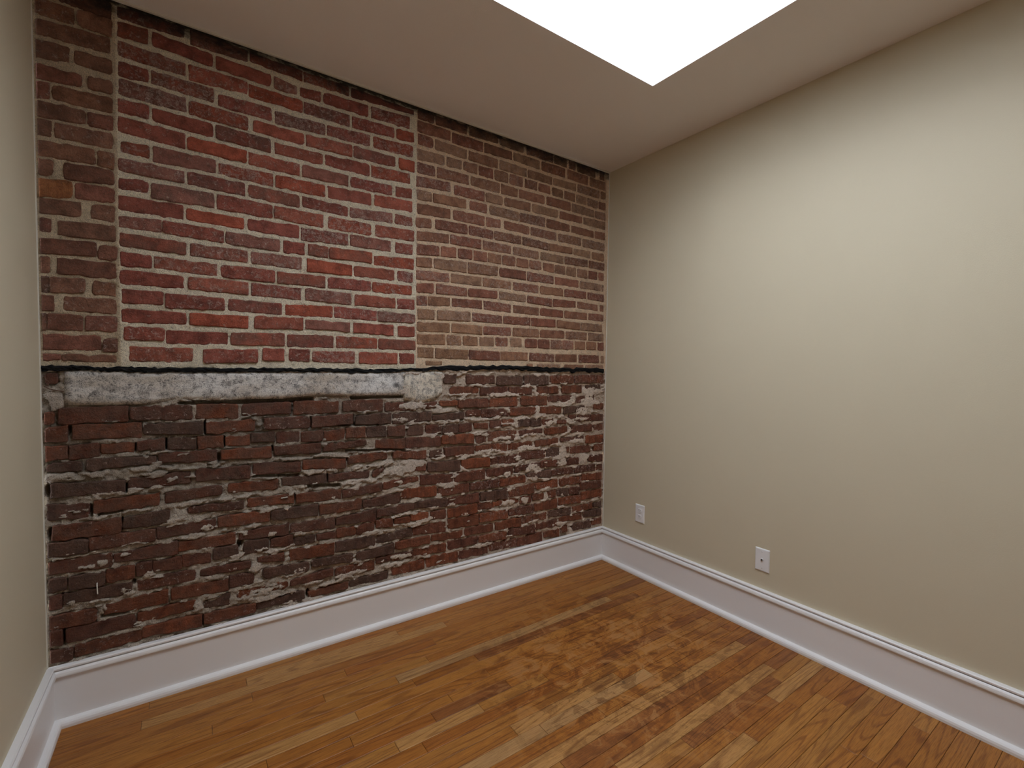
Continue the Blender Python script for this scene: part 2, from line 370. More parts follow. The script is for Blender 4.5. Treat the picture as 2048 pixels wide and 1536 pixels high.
# coursed work: control points "x top bottom; ..." | brick ends "x0 x1 x0 x1 ..."
COURSES = {
'A': """p70 -420 -265; 880 -170 -25|p70 420 455 880
p70 -230 -85; 340 -160 0; 880 25 200|p70 300 340 880
p70 -60 115; 495 85 240; 885 205 378|p70 495 535 885
p110 180 335; 875 390 550|p110 875
p75 395 575; 445 480 635; 505 510 640; 885 610 760|p75 445 505 885
p80 640 785; 570 770 890; 645 780 900; 890 835 960|p80 570 645 890
p85 830 990; 245 850 1005; 280 865 1010; 895 1000 1160|p85 245 280 895
p95 1020 1180; 610 1125 1270; 645 1150 1285; 895 1195 1340|p95 610 645 895
p100 1210 1365; 895 1370 1520|p100 265 310 895
q110 195 355; 715 300 455; 745 310 460; 905 345 510|q110 715 745 905
q110 390 545; 280 410 570; 400 430 600; 905 520 665|q110 280 400 905
q115 590 770; 480 630 800; 515 640 800; 910 700 845|q115 480 515 910
q120 785 940; 570 840 985; 680 865 1000; 915 885 1050|q120 570 680 915
q130 1000 1130; 265 1010 1145; 340 1030 1170; 920 1085 1245|q130 265 340 920
q135 1205 1355; 725 1260 1395; 755 1275 1420; 940 1300 1445|q135 725 755 940
r140 170 325; 250 180 335; 330 185 340; 930 245 395|r140 250 330 930
r145 370 530; 605 400 540; 695 415 555; 930 445 580|r145 245 255 605 695 930
r150 560 720; 290 570 725; 395 580 715; 935 610 760|r150 290 395 935
r155 755 930; 230 755 910; 585 775 930; 625 780 925; 940 790 930|r155 215 230 585 625 940
r155 960 1120; 775 990 1125; 800 1010 1140; 945 1010 1150|r155 775 800 945
r160 1170 1230; 375 1170 1230; 935 1185 1255|r160 360 375 935""",
'B': """a20 60 170; 705 270 385; 775 300 450; 1355 520 625; b110 30 110; 635 215 310; 1110 370 465; 1780 620 660|a20 705 775 1355 b110 635 655 1115 1145 1780
a20 215 365; 330 300 440; 995 560 680; 1590 765 885; b580 375 455; 825 430 525; 1310 570 680; 1735 690 800|a20 330 385 995 1040 1590 b355 580 620 825 860 1310 1350 1735
a25 410 560; 715 650 770; 755 655 810; 1355 835 965; b95 350 470; 635 525 635; 1120 670 780; 1575 800 895; 1780 850 945|a25 715 755 1355 b95 635 660 1120 1155 1575 1605 1780
a35 625 770; 335 715 840; 375 720 850; 1005 910 1045; 1060 960 1075; 1605 1105 1235; b360 625 750; 870 765 865; 1330 875 985; 1770 985 1100|a35 335 375 1005 1060 1605 b360 870 895 1330 1370 1770
a35 795 960; 725 1000 1145; 760 1035 1165; 1360 1200 1335; b135 720 825; 650 860 970; 1145 975 1090; 1590 1095 1195; 1785 1145 1255|a35 725 760 1360 b135 650 680 1145 1170 1590 1630 1785
a35 1010 1140; 340 1085 1215; 385 1110 1235; 1000 1270 1400; 1590 1430 1560; b360 945 1055; 840 1065 1165; 1325 1175 1290; 1740 1270 1365|a35 340 385 1000 1035 1590 b360 845 875 1325 1350 1740
a35 1190 1340; 715 1370 1520; c745 15 140; 1345 160 285; b90 1045 1165; 610 1170 1285; 1105 1290 1390; 1555 1390 1485; 1760 1425 1515|a35 715 c745 1345 b90 610 645 1105 1140 1555 1600 1760
c60 60 165; 350 110 235; 390 115 265; 1030 260 385; 1065 285 395; 1615 400 520; d870 5 120; 1340 90 205; 1765 170 275|c60 350 390 1030 1065 1615 d370 870 900 1340 1380 1765
c35 235 360; 705 375 490; 1325 495 620; 1890 620 745; d640 115 215; 1105 225 320; 1560 290 390; 1765 330 420|c35 705 745 1325 1365 1890 d640 1105 1130 1560 1590 1765
c35 435 545; 335 480 590; 370 490 640; 1010 600 745; 1610 725 850; d355 215 335; 850 310 435; 1345 400 515; 1785 470 575|c35 335 370 1010 1050 1610 d355 850 910 1345 1390 1785
c35 615 760; 695 720 860; 730 750 860; 1320 855 965; 1885 930 1060; d630 440 560; 1105 505 615; 1540 580 680; 1765 615 710|c35 695 730 1320 1365 1885 d630 1105 1130 1540 1595 1765
c35 830 940; 480 870 995; 1110 985 1105; 1685 1075 1190; d450 575 690; 660 600 710; 900 635 745; 1350 695 800; 1375 725 820; 1780 760 870|c35 472 490 1110 1140 1685 d450 660 700 900 920 1350 1375 1780
c50 1000 1130; 725 1105 1225; 1355 1190 1305; 1910 1260 1375; d690 755 885; 1145 825 925; 1580 875 975; 1770 900 1000|c50 725 775 1355 1400 1910 d690 1145 1170 1580 1615 1770
c60 1195 1340; 370 1235 1360; 405 1245 1360; 1045 1325 1445; 1635 1390 1510; d385 890 1000; 870 940 1050; 1340 990 1085; 1760 1040 1130|c60 370 405 1045 1090 1635 d385 870 905 1340 1360 1760
e50 205 345; 700 270 390; 1360 335 460; 1905 395 510; f675 395 510; 1135 450 560; 1590 495 595; 1785 510 610|e50 700 755 1360 1400 1905 f675 1135 1180 1590 1615 1785
e70 400 540; 490 435 560; 520 445 590; 1120 500 615; 1710 550 660; f470 560 665; 945 580 690; 1400 625 725; 1790 665 745|e70 490 520 1120 1165 1710 f470 945 970 1400 1415 1790
e70 605 735; 725 650 760; 1360 680 800; 1925 700 815; f675 715 805; 1125 745 840; 1570 775 875; 1785 790 885|e70 725 770 1360 1430 1925 f675 1125 1165 1570 1620 1785
e95 790 920; 500 800 930; 530 825 955; 1150 850 965; 1735 855 985; f485 865 985; 960 880 1000; 1405 910 1010; 1800 930 1025|e95 500 530 1150 1190 1735 f485 960 990 1405 1425 1800
e145 990 1135; 790 1010 1140; 910 1020 1160; 1460 1020 1150; 1515 1010 1130; 1990 1020 1140; f745 1040 1140; 1175 1045 1160; 1785 1065 1165|e145 790 910 1460 1515 1730 1785 1990 f745 1175 1225 1610 1635 1785""",
'C': """g80 50 135; 585 210 300; 905 325 395; 1165 410 490; 1465 510 590; 1900 660 745; 1990 690 775|g80 245 265 585 610 905 920 1165 1200 1465 1480 1610 1630 1700 1715 1900 1945 1990
g75 150 270; 415 265 365; 435 280 385; 750 380 480; 1045 475 560; 1330 570 660; 1590 650 745; 2005 790 880|g75 415 435 750 765 1045 1065 1330 1350 1590 1615 1825 1845 2005
g80 285 400; 585 460 555; 900 555 650; 1195 655 735; 1455 740 815; 1705 805 885; 1940 880 955; 2005 900 970|g80 240 260 585 605 900 920 1195 1210 1455 1470 1705 1720 1940 1955 2005
g75 440 560; 355 520 615; 530 570 660; 855 655 760; 1005 700 800; 1305 790 875; 1570 875 955; 1925 985 1060; 2005 1005 1080|g75 355 380 530 550 690 710 855 870 1005 1025 1155 1180 1305 1320 1440 1455 1570 1585 1690 1705 1810 1820 1925 1935 2005
g75 575 690; 605 720 815; 925 800 905; 1105 860 945; 1380 930 1015; 1645 1000 1085; 1885 1080 1150; 2005 1110 1190|g75 260 280 605 625 925 935 1105 1120 1380 1400 1645 1660 1885 1895 2005
g65 720 830; 415 790 885; 455 820 915; 765 890 985; 950 940 1025; 1235 1005 1090; 1515 1080 1155; 1765 1145 1215; 2000 1200 1280|g65 415 455 765 780 950 970 1235 1255 1515 1535 1765 1780 2000
g70 860 965; 225 900 990; 575 970 1060; 790 1020 1110; 1115 1100 1190; 1385 1155 1250; 1640 1225 1300; 1885 1290 1360; 1995 1310 1385|g70 225 240 575 615 790 820 1115 1125 1385 1400 1640 1655 1885 1895 1995
g75 1005 1110; 415 1065 1165; 765 1140 1240; 930 1175 1260; 1225 1245 1330; 1500 1310 1390; 1755 1365 1445; 1995 1420 1500|g75 415 445 765 785 930 965 1225 1240 1500 1520 1755 1770 1995
g60 1150 1250; 220 1165 1260; 590 1225 1325; 860 1290 1375; 1140 1345 1425; 1420 1415 1490; 1665 1465 1525; 1990 1525 1605|g60 220 260 590 605 855 865 1140 1155 1420 1430 1665 1680 1850 1865 1990
h70 10 105; 400 45 135; 730 100 195; 1035 165 245; 1320 220 300; 1575 270 345; 1820 310 380; 1990 345 415|h70 400 415 730 750 1035 1060 1320 1340 1575 1590 1820 1835 1990
h70 140 250; 300 165 265; 640 205 305; 935 255 350; 1345 330 410; 1700 390 480; 1985 445 520|h70 300 320 475 495 640 655 790 800 935 950 1080 1095 1215 1225 1345 1365 1475 1485 1595 1605 1700 1715 1820 1830 1920 1935 1985
h65 280 375; 225 290 385; 580 330 440; 900 380 470; 1190 425 515; 1470 475 555; 1730 520 590; 1985 565 630|h65 225 250 580 595 900 920 1190 1205 1470 1485 1730 1745 1955 1965 1985
h65 405 505; 405 445 535; 735 485 575; 1035 530 610; 1320 570 650; 1570 605 680; 1805 635 705; 1985 665 735|h65 405 420 735 750 1035 1060 1320 1335 1570 1585 1805 1820 1985
h65 545 635; 245 545 650; 585 595 680; 895 625 705; 1190 670 740; 1455 705 785; 1700 730 795; 1985 775 840|h65 245 270 585 600 895 915 1190 1200 1455 1470 1700 1715 1925 1945 1985
h70 670 770; 410 695 780; 740 720 810; 1035 765 845; 1320 800 875; 1570 825 900; 1815 850 920; 1985 870 935|h70 177 187 410 430 740 755 1035 1060 1320 1335 1570 1585 1815 1830 1985
h80 810 910; 620 840 935; 945 880 955; 1235 900 980; 1490 920 995; 1740 950 1025; 1965 970 1045|h80 250 280 620 640 945 960 1235 1245 1490 1505 1740 1750 1965
h70 940 1035; 410 955 1050; 740 985 1070; 1040 1000 1085; 1320 1020 1100; 1585 1035 1115; 1985 1065 1140|h70 410 430 740 755 1040 1055 1320 1335 1585 1595 1815 1830 1985
h75 1065 1170; 360 1070 1175; 695 1095 1190; 1005 1105 1195; 1430 1125 1215; 1985 1155 1235|h75 360 380 525 545 695 715 860 880 1005 1030 1145 1180 1305 1315 1430 1445 1555 1565 1675 1690 1795 1810 1910 1925 1985
h75 1200 1305; 595 1230 1325; 920 1245 1335; 1205 1255 1335; 1480 1275 1350; 1710 1275 1355; 1985 1290 1365|h75 240 260 595 605 920 930 1205 1225 1480 1495 1710 1730 1935 1955 1985
h160 1340 1385; 330 1345 1385; 1200 1372 1415; 1980 1385 1440|h160 330 1200 1260 1300 1540 1580 1780 1800 1975"""}
# irregular work below the ledge: one brick each, x0 x1 top0 bottom0 top1 bottom1
LOOSE = """i 60 180 85 200 85 190, 40 140 490 610 480 600, 185 900 450 610 415 580, 925 1560 430 565 410 560, 1595 2030 405 550 405 545, 45 280 650 790 620 780,
330 1035 620 760 590 740, 1060 1670 610 710 580 705, 1700 2200 590 705 555 670, 45 280 840 995 830 960, 290 605 830 970 800 940, 620 960 810 910 790 890,
990 1280 790 880 745 870, 1310 1600 750 870 740 860, 1615 1880 735 860 725 845, 60 430 1020 1100 990 1090, 475 1190 965 1090 930 1000, 1215 1810 910 1010 870 985,
110 870 1220 1360 1180 1300, 905 1540 1165 1270 1090 1210, 1600 2150 1070 1190 1030 1160, 1285 1865 1310 1420 1230 1320, 550 1220 1400 1530 1310 1430
j 175 675 405 520 380 500, 705 1165 375 510 370 485, 1215 1615 370 475 350 470, 400 870 545 660 530 640, 890 1310 530 640 500 600, 1340 1700 525 610 490 600,
5 255 740 830 715 820, 270 510 700 790 685 790, 530 765 690 795 675 790, 780 1000 690 785 665 780, 1015 1225 680 775 655 760, 1240 1440 650 750 635 740,
1450 1650 640 740 625 735, 1665 1845 635 730 620 725, -40 475 875 970 840 950, 505 980 835 925 800 900, 1010 1445 820 885 765 820, 1545 1845 770 850 750 850,
290 775 1010 1130 990 1090, 800 1235 975 1070 955 1060, 1260 1660 940 1020 890 960, 30 545 1220 1310 1175 1270, 585 1040 1160 1235 1115 1215,
1065 1475 1120 1200 1080 1150, 1510 1630 1100 1155 1035 1085
k 355 475 100 190 90 180, 580 870 105 195 110 190, 890 1155 115 200 115 205, 1170 1420 110 205 100 200, 1440 1675 110 190 105 185, 1690 1900 110 185 100 180, 1912 1985 105 185 100 185,
415 705 225 310 220 290, 720 1000 230 310 220 280, 1020 1250 230 310 225 300, 1300 1520 220 300 220 290, 1560 1760 210 290 205 280, 1800 1950 210 260 200 250,
-250 60 390 475 385 460, 140 280 400 440 380 430, 300 490 370 420 365 410, 500 805 355 435 345 435, 820 1105 345 430 325 420, 1140 1405 325 410 320 410, 1415 1660 320 380 310 375, 1685 1890 320 390 310 370,
-174 215 500 600 480 570, 235 555 515 565 480 550, 575 720 470 525 460 520, 735 1015 460 535 450 525, 1025 1290 440 520 430 500, 1325 1550 430 495 430 495, 1580 1790 430 500 415 470, 1880 1980 400 450 390 450,
-30 135 625 720 618 712, 165 325 615 705 610 705, 335 495 610 710 605 695, 505 635 605 690 595 680, 660 800 600 650 595 650, 820 935 575 640 570 625, 950 1080 560 630 555 620, 1105 1225 555 635 550 625,
1235 1350 550 630 545 625, 1360 1470 560 620 545 600, 1500 1600 565 600 560 600, 1630 1700 510 560 515 560, 1720 1850 520 580 510 560, 1860 1980 510 570 500 570,
-40 315 745 850 735 830, 325 655 720 810 705 800, 680 780 710 800 705 790, 800 1095 685 780 670 765, 1115 1355 680 730 650 700, 1380 1610 650 715 625 690, 1650 1865 625 690 610 670, 1880 1985 615 670 600 665,
-170 165 895 955 872 960, 205 330 875 950 865 940, 355 655 850 940 825 910, 670 995 830 885 800 880, 1005 1255 810 880 785 840, 1285 1515 780 840 745 800, 1545 1780 750 790 720 760, 1800 1985 730 800 710 790,
0 165 1010 1080 1010 1080, 180 510 1000 1090 975 1080, 530 820 970 1060 945 1040, 835 1105 940 1020 915 1000, 1125 1385 895 970 865 955, 1395 1530 865 940 845 930, 1595 1632 840 895 840 890, 1645 1850 840 905 825 890, 1890 1985 820 880 805 870,
105 440 1130 1230 1120 1210, 450 765 1115 1200 1065 1165, 785 1055 1070 1150 1040 1110, 1075 1330 1040 1100 1000 1040, 1340 1510 990 1050 960 1040, 1610 1730 960 1025 945 1010, 1825 1985 930 985 915 985,
-90 275 1270 1370 1240 1345, 290 608 1260 1345 1210 1300, 618 910 1215 1290 1170 1250, 920 1185 1170 1245 1130 1200, 1200 1445 1110 1150 1070 1150, 1455 1675 1080 1135 1040 1110, 1690 1897 1045 1105 1015 1080, 1908 1985 1020 1075 1005 1070
n 50 385 640 705 590 680, 390 710 600 670 540 640, 725 1000 545 620 500 600, 1010 1275 500 585 445 540, 1285 1510 450 500 400 480, 1535 1755 400 470 370 440, 1765 1980 355 415 330 405,
10 190 760 830 740 810, 215 370 740 815 710 800, 385 690 715 800 650 740, 700 840 645 720 625 705, 850 945 640 690 620 660, 960 1110 610 670 590 640, 1125 1245 590 655 565 640, 1255 1375 560 620 540 600,
1395 1500 530 590 510 580, 1510 1620 510 575 495 570, 1630 1735 490 560 475 545, 1745 1960 445 515 412 485,
30 370 900 980 835 940, 390 705 815 910 760 870, 715 1000 755 845 710 800, 1010 1265 715 775 665 745, 1280 1510 660 730 605 690, 1525 1745 600 670 560 640, 1755 1970 535 610 500 580,
220 540 980 1040 925 1000, 560 850 910 980 855 930, 875 1140 850 925 790 885, 1155 1400 790 860 740 810, 1415 1650 735 795 690 770, 1665 1868 690 745 640 700, 1880 1978 650 690 620 680,
40 375 1120 1190 1060 1140, 390 695 1040 1130 985 1060, 705 990 990 1050 930 1015, 1005 1280 920 990 870 950, 1295 1510 860 920 810 880, 1525 1760 800 840 740 810, 1775 1978 740 790 695 770,
165 495 1215 1310 1135 1240, 505 800 1140 1220 1075 1160, 810 1093 1060 1140 1010 1090, 1102 1355 1010 1090 940 1050, 1370 1530 950 1000 910 990, 1550 1610 880 950 875 940, 1655 1855 870 930 815 890, 1865 1978 815 870 785 850
m -380 190 280 345 210 295, 230 710 190 280 140 240, 730 1190 150 240 90 190, 1205 1608 110 185 30 110, 1618 1985 30 100 -40 10, -70 460 385 490 310 420, 475 955 320 415 240 360, 970 1400 260 360 200 290, 1415 1800 215 290 125 230,
145 655 540 620 445 560, 670 1125 460 545 380 490, 1140 1550 400 465 290 420, 1560 1935 310 385 230 300, 195 445 640 770 600 720, 470 700 610 690 560 670, 710 925 590 670 560 640, 940 1135 560 620 530 590, 1145 1340 510 600 475 560,
1350 1530 480 560 425 530, 1545 1715 415 490 395 480, 1735 1895 400 450 370 430, 340 605 800 840 740 830, 665 1120 720 830 645 760, 1132 1535 640 740 570 670, 1555 1920 580 650 490 580, 45 295 990 1110 950 1060, 390 860 910 1010 835 930,
890 1310 820 890 750 840, 1345 1730 750 830 645 740, 1745 2100 640 710 570 650, 130 650 1150 1220 1030 1100, 670 1110 1030 1090 900 980, 1130 1530 910 980 820 920, 1550 1930 800 860 730 790,
-215 315 1375 1480 1260 1350, 325 815 1270 1330 1130 1230, 860 1265 1150 1210 1040 1110, 1280 1670 1040 1100 930 1010, 1710 2045 900 980 815 910
l 60 500 55 215 40 180, 120 830 270 420 180 340, 850 1330 190 300 95 230, 55 490 450 600 400 540, 505 1180 390 520 300 420, 1195 1800 290 405 195 300, 55 740 650 780 540 690, 755 1412 560 650 420 560, 1422 2000 430 530 335 450,
65 270 825 965 795 920, 300 665 790 930 735 870, 680 975 720 850 670 800, 985 1143 660 780 630 770, 1152 1450 640 745 580 710, 1460 1750 570 690 530 640, 1775 2030 500 610 460 570, 70 220 1000 1140 970 1120, 235 945 970 1090 840 950,
990 1590 835 940 710 820, 1640 2160 720 780 620 700, 75 580 1200 1350 1110 1250, 650 1310 1080 1180 920 1060, 1350 1930 910 1030 810 930, 75 225 1360 1510 1320 1490, 270 975 1330 1470 1170 1300, 1000 1600 1170 1270 1020 1120, 1680 1945 1050 1110 950 1070
o 80 335 1040 1170 1000 1120, 355 1045 980 1110 810 920, 1055 1660 790 900 660 780"""

def tp(t, x, y): return (TILE[t][0]+x/5.12, TILE[t][1]+y/5.12)
quads = []     # (section, [4 pixel corners tl tr br bl])
for sec, txt in COURSES.items():
    for line in txt.split('\n'):
        pts_s, ends_s = line.split('|')
        t = None; pts = []
        for tok in pts_s.split(';'):
            tok = tok.strip()
            if tok[0].isalpha(): t, tok = tok[0], tok[1:]
            x, yt, yb = map(float, tok.split())
            X, YT = tp(t, x, yt); pts.append((X, YT, tp(t, x, yb)[1]))
        pts.sort()
        px = np.array([p[0] for p in pts]); pt = np.array([p[1] for p in pts]); pb = np.array([p[2] for p in pts])
        t = None; ends = []
        for tok in ends_s.split():
            if tok[0].isalpha(): t, tok = tok[0], tok[1:]
            ends.append(tp(t, float(tok), 0)[0])
        for x0, x1 in zip(ends[::2], ends[1::2]):
            yt0, yt1 = np.interp((x0, x1), px, pt); yb0, yb1 = np.interp((x0, x1), px, pb)
            quads.append((sec, [(x0, yt0), (x1, yt1), (x1, yb1), (x0, yb0)]))
for line in LOOSE.replace(',\n', ', ').split('\n'):
    t, rest = line[0], line[1:]
    for item in rest.split(','):
        x0, x1, a0, b0, a1, b1 = map(float, item.split())
        quads.append(('D', [tp(t, x0, a0), tp(t, x1, a1), tp(t, x1, b1), tp(t, x0, b0)]))

def wall_pt(px, py):
    p = ray_hit(px, py, 1, 0.0)
    return p.x, p.z

# ---- noise on the wall plane
_g = rng.random((4, 256, 256))
def vnoise(x, z, scale, layer=0):
    x = np.asarray(x)*scale+500; z = np.asarray(z)*scale+500
    xi = np.floor(x).astype(int); zi = np.floor(z).astype(int)
    fx = x-xi; fz = z-zi
    fx = fx*fx*(3-2*fx); fz = fz*fz*(3-2*fz)
    g = _g[layer]
    a = g[xi & 255, zi & 255]; b_ = g[(xi+1) & 255, zi & 255]; c_ = g[xi & 255, (zi+1) & 255]; d_ = g[(xi+1) & 255, (zi+1) & 255]
    return (a*(1-fx)+b_*fx)*(1-fz)+(c_*(1-fx)+d_*fx)*fz
def fbm(x, z, scale, oct_=4, layer=0):
    s, a, t = 0, 1, 0
    for k in range(oct_):
        s = s+a*vnoise(x, z, scale*2**k, (layer+k) % 4); t += a; a *= 0.55
    return s/t

# ---- brick material
M_BRICK, nt, bs = mat('old_brick')
b = NB(nt)
at = b.n('ShaderNodeAttribute', attribute_name='Col'); ax = b.n('ShaderNodeAttribute', attribute_name='Fx')
sp = b.n('ShaderNodeSeparateColor'); b.l(ax.outputs['Color'], sp.inputs[0])
LIME, STREAK, GREY = sp.outputs
P = b.pos()
sx = b.n('ShaderNodeSeparateXYZ'); b.l(P, sx.inputs[0])
n_big = b.noise(P, 22, 5, 0.6, 0.3)
n_mid = b.noise(P, 75, 6, 0.65)
n_fine = b.noise(P, 240, 4, 0.75)
c = at.outputs['Color']
c = b.mix(b.ramp(n_big, 0.40, 0.66), b.mix(1.0, c, (1.12, 1.1, 1.08, 1), 'MULTIPLY'), b.mix(1.0, c, (0.56, 0.52, 0.50, 1), 'MULTIPLY'))
c = b.mix(b.math('MULTIPLY', b.ramp(n_mid, 0.5, 0.35), 0.55), c, b.mix(1.0, c, (1.35, 1.34, 1.32, 1), 'MULTIPLY'))
# grey film of old dirt over the face
film = b.math('MULTIPLY', b.ramp(b.noise(P, 14, 4, 0.6), 0.36, 0.56), GREY)
c = b.mix(b.math('MULTIPLY', film, 0.75), c, (0.125, 0.088, 0.066, 1))
# vertical run marks
st = b.noise(b.scale(P, 95, 95, 5), 1.0, 4, 0.6)
c = b.mix(b.math('MULTIPLY', b.math('MULTIPLY', b.ramp(st, 0.5, 0.64), STREAK), 0.7), c, b.mix(1.0, c, (0.4, 0.32, 0.3, 1), 'MULTIPLY'))
# lime and mortar residue
lm = b.noise(P, 62, 8, 0.74, 0.8)
lm = b.ramp(b.math('ADD', lm, b.math('MULTIPLY', LIME, 0.18)), 0.62, 0.70)
lm = b.math('MULTIPLY', lm, b.math('MULTIPLY', b.ramp(n_fine, 0.35, 0.6), 0.8))
c = b.mix(lm, c, (0.60, 0.45, 0.38, 1))
# dark pits
c = b.mix(b.math('MULTIPLY', b.ramp(n_fine, 0.54, 0.68), 0.5), c, b.mix(1.0, c, (1.75, 1.7, 1.62, 1), 'MULTIPLY'))
pit = b.ramp(n_fine, 0.435, 0.33)
c = b.mix(b.math('MULTIPLY', pit, 0.72), c, (0.035, 0.022, 0.018, 1))
# black roofing tar stain along the top edge of the wall
zt = b.math('ADD', sx.outputs[2], b.math('MULTIPLY', b.math('SUBTRACT', b.noise(b.scale(P, 10, 10, 22), 1.0, 5, 0.7), 0.5), 0.16))
c = b.mix(b.math('MULTIPLY', b.ramp(zt, 2.565, 2.650), 0.95), c, (0.016, 0.014, 0.014, 1))
b.l(c, bs.inputs['Base Color'])
bs.inputs['Roughness'].default_value = 0.88
bs.inputs['Specular IOR Level'].default_value = 0.25
hb = b.math('ADD', b.math('MULTIPLY', n_mid, 1.0), b.math('ADD', b.math('MULTIPLY', n_fine, 0.45), b.math('MULTIPLY', lm, 0.25)))
b.l(b.bump(hb, 0.009), bs.inputs['Normal'])

# ---- mortar material
M_MORTAR, nt, bs = mat('rough_mortar')
b = NB(nt)
at = b.n('ShaderNodeAttribute', attribute_name='Col')
P = b.pos()
sx = b.n('ShaderNodeSeparateXYZ'); b.l(P, sx.inputs[0])
g1 = b.noise(P, 300, 3, 0.75); g2 = b.noise(P, 110, 5, 0.65); g3 = b.noise(P, 18, 4, 0.6)
c = at.outputs['Color']
c = b.mix(b.ramp(g3, 0.48, 0.78), c, b.mix(1.0, c, (0.72, 0.7, 0.67, 1), 'MULTIPLY'))
c = b.mix(b.math('MULTIPLY', b.ramp(g2, 0.45, 0.32), 0.5), c, b.mix(1.0, c, (0.5, 0.47, 0.44, 1), 'MULTIPLY'))
c = b.mix(b.math('MULTIPLY', b.ramp(g1, 0.455, 0.36), 0.62), c, b.mix(1.0, c, (0.20, 0.17, 0.15, 1), 'MULTIPLY'))
c = b.mix(b.math('MULTIPLY', b.ramp(g1, 0.53, 0.62), 0.6), c, b.mix(1.0, c, (1.4, 1.37, 1.32, 1), 'MULTIPLY'))
zt = b.math('ADD', sx.outputs[2], b.math('MULTIPLY', b.math('SUBTRACT', b.noise(b.scale(P, 10, 10, 22), 1.0, 5, 0.7), 0.5), 0.16))
c = b.mix(b.math('MULTIPLY', b.ramp(zt, 2.600, 2.650), 0.95), c, (0.016, 0.014, 0.014, 1))
b.l(c, bs.inputs['Base Color'])
bs.inputs['Roughness'].default_value = 0.95
bs.inputs['Specular IOR Level'].default_value = 0.15
b.l(b.bump(b.math('ADD', g2, b.math('MULTIPLY', g1, 0.8)), 0.010), bs.inputs['Normal'])

# ---- mortar height field: wall_back itself; +y is deeper
def px_ellipse(t, x, y, rx, ry):
    X, Y = tp(t, x, y)
    cx, cz = wall_pt(X, Y)
    ex, _ = wall_pt(X+rx/5.12, Y); _, ez = wall_pt(X, Y+ry/5.12)
    # the courses slope in the picture; on the wall they are level
    return cx, cz, abs(ex-cx), abs(ez-cz)
SMEARS = """k 800 880 150 34, 960 755 120 32, 1180 850 110 42, 1250 1050 75 50, 1000 1110 60 25, 1260 1150 90 30, 1480 815 70 30, 1560 900 45 85, 1560 990 55 60, 1770 950 55 60, 1830 380 90 70, 1850 270 120 55, 1750 470 80 55,
1250 715 110 25, 1700 775 110 30, 520 300 190 18, 850 300 130 22, 1080 300 120 16, 1350 300 90 20, 340 470 150 26, 100 420 100 26, 700 560 190 22, 1020 600 110 25, 1150 545 90 20, 1430 590 50 30, 1750 550 110 25, 0 1000 130 50, 100 600 150 16, 560 920 160 20
n 1000 640 90 30, 1385 580 26 60, 1180 610 50 35, 560 760 80 26, 180 815 110 32, 720 1075 120 16, 1550 850 90 20, 1380 495 100 16, 230 690 120 16, 1100 780 120 12
m 780 920 115 48, 400 1140 220 30, 300 1190 190 22, 900 1045 150 24, 1330 945 150 24, 1750 790 150 34, 1250 990 70 22, 480 545 90 22, 280 470 110 20, 350 720 110 20, 1500 560 150 18, 100 900 120 24, 310 890 60 60, 1690 870 110 30
j 1800 1080 200 60, 1350 1190 150 26, 1400 870 150 24, 1950 1010 130 50, 1000 1090 190 26, 300 515 120 12, 1900 420 140 45, 1800 560 100 34, 430 620 50 40, 660 960 140 20, 1950 580 90 24, 1430 470 100 12
i 1100 1060 190 36, 600 1110 230 30, 200 1150 140 50, 700 780 140 20, 1150 690 110 18, 700 575 190 14, 1300 400 110 12, 1100 625 55 35, 130 350 100 130
l 650 640 95 45, 480 690 90 18, 1430 170 80 55, 1730 280 90 26, 1000 105 180 20, 960 445 190 15, 900 960 70 30, 600 1035 140 20, 1750 790 110 24, 1640 1080 50 55, 620 1130 32 55, 1000 1290 60 20"""
smears = []
for line in SMEARS.replace(',\n', ', ').split('\n'):
    for it in line[1:].split(','):
        smears.append(px_ellipse(line[0], *map(float, it.split())))
# open black joints
GAPS = """i 1600 388 160 16 2040, 300 650 14 40 300, 1690 640 10 60 1690, 615 860 8 40 615, 970 840 12 35 970, 1293 810 10 55 1293, 1608 800 8 55 1608, 1888 790 8 50 1888, 880 1260 10 40 880, 1835 950 18 40 1835, 80 1290 26 50 80, 230 590 60 12 400
j 20 385 10 20 900, 1300 335 10 14 1840, 490 860 10 30 490, 680 445 8 60 680, 875 590 9 50 875, 1315 560 10 50 1315, 1240 970 9 20 1240, 1055 1170 8 45 1055, 900 620 20 12 1650, 1250 880 10 8 1840, 300 1145 10 10 760, 860 1245 10 14 1180
l 520 110 12 60 520, 100 350 18 60 100, 840 240 6 55 840, 240 1390 14 90 240, 600 150 10 14 830, 640 1195 10 16 900, 250 1310 10 10 560, 960 840 14 20 960, 1665 1230 8 50 1665, 2035 460 14 40 2035, 230 1010 7 50 230
m 160 650 24 30 160, 850 1165 12 40 850, 715 180 8 35 715, 1405 270 6 40 1405"""
gaps = []
for line in GAPS.replace(',\n', ', ').split('\n'):
    for it in line[1:].split(','):
        x, y, rx, ry, x2 = map(float, it.split())
        n = max(1, int(abs(x2-x)/max(rx*1.2, 8)))
        for k in range(n+1):
            slope = -0.03 if line[0] in 'ij' else -0.2
            xx = x+(x2-x)*k/n
            gaps.append(px_ellipse(line[0], xx, y+slope*(xx-x), rx, ry))

DX = 0.0036
gx = np.arange(-W-0.03, 0.0301, DX); gz = np.arange(-0.02, H+0.05, DX)
GX, GZ = np.meshgrid(gx, gz)
Z_LEDGE = 1.305
xAB, xBC = -2.588, -1.400
upper = GZ > Z_LEDGE
nz = fbm(GX, GZ, 40, 4); nz2 = fbm(GX, GZ, 9, 4, 1); nz3 = fbm(GX, GZ, 130, 2, 2); nz4 = fbm(GX+7, GZ+3, 22, 3, 3)
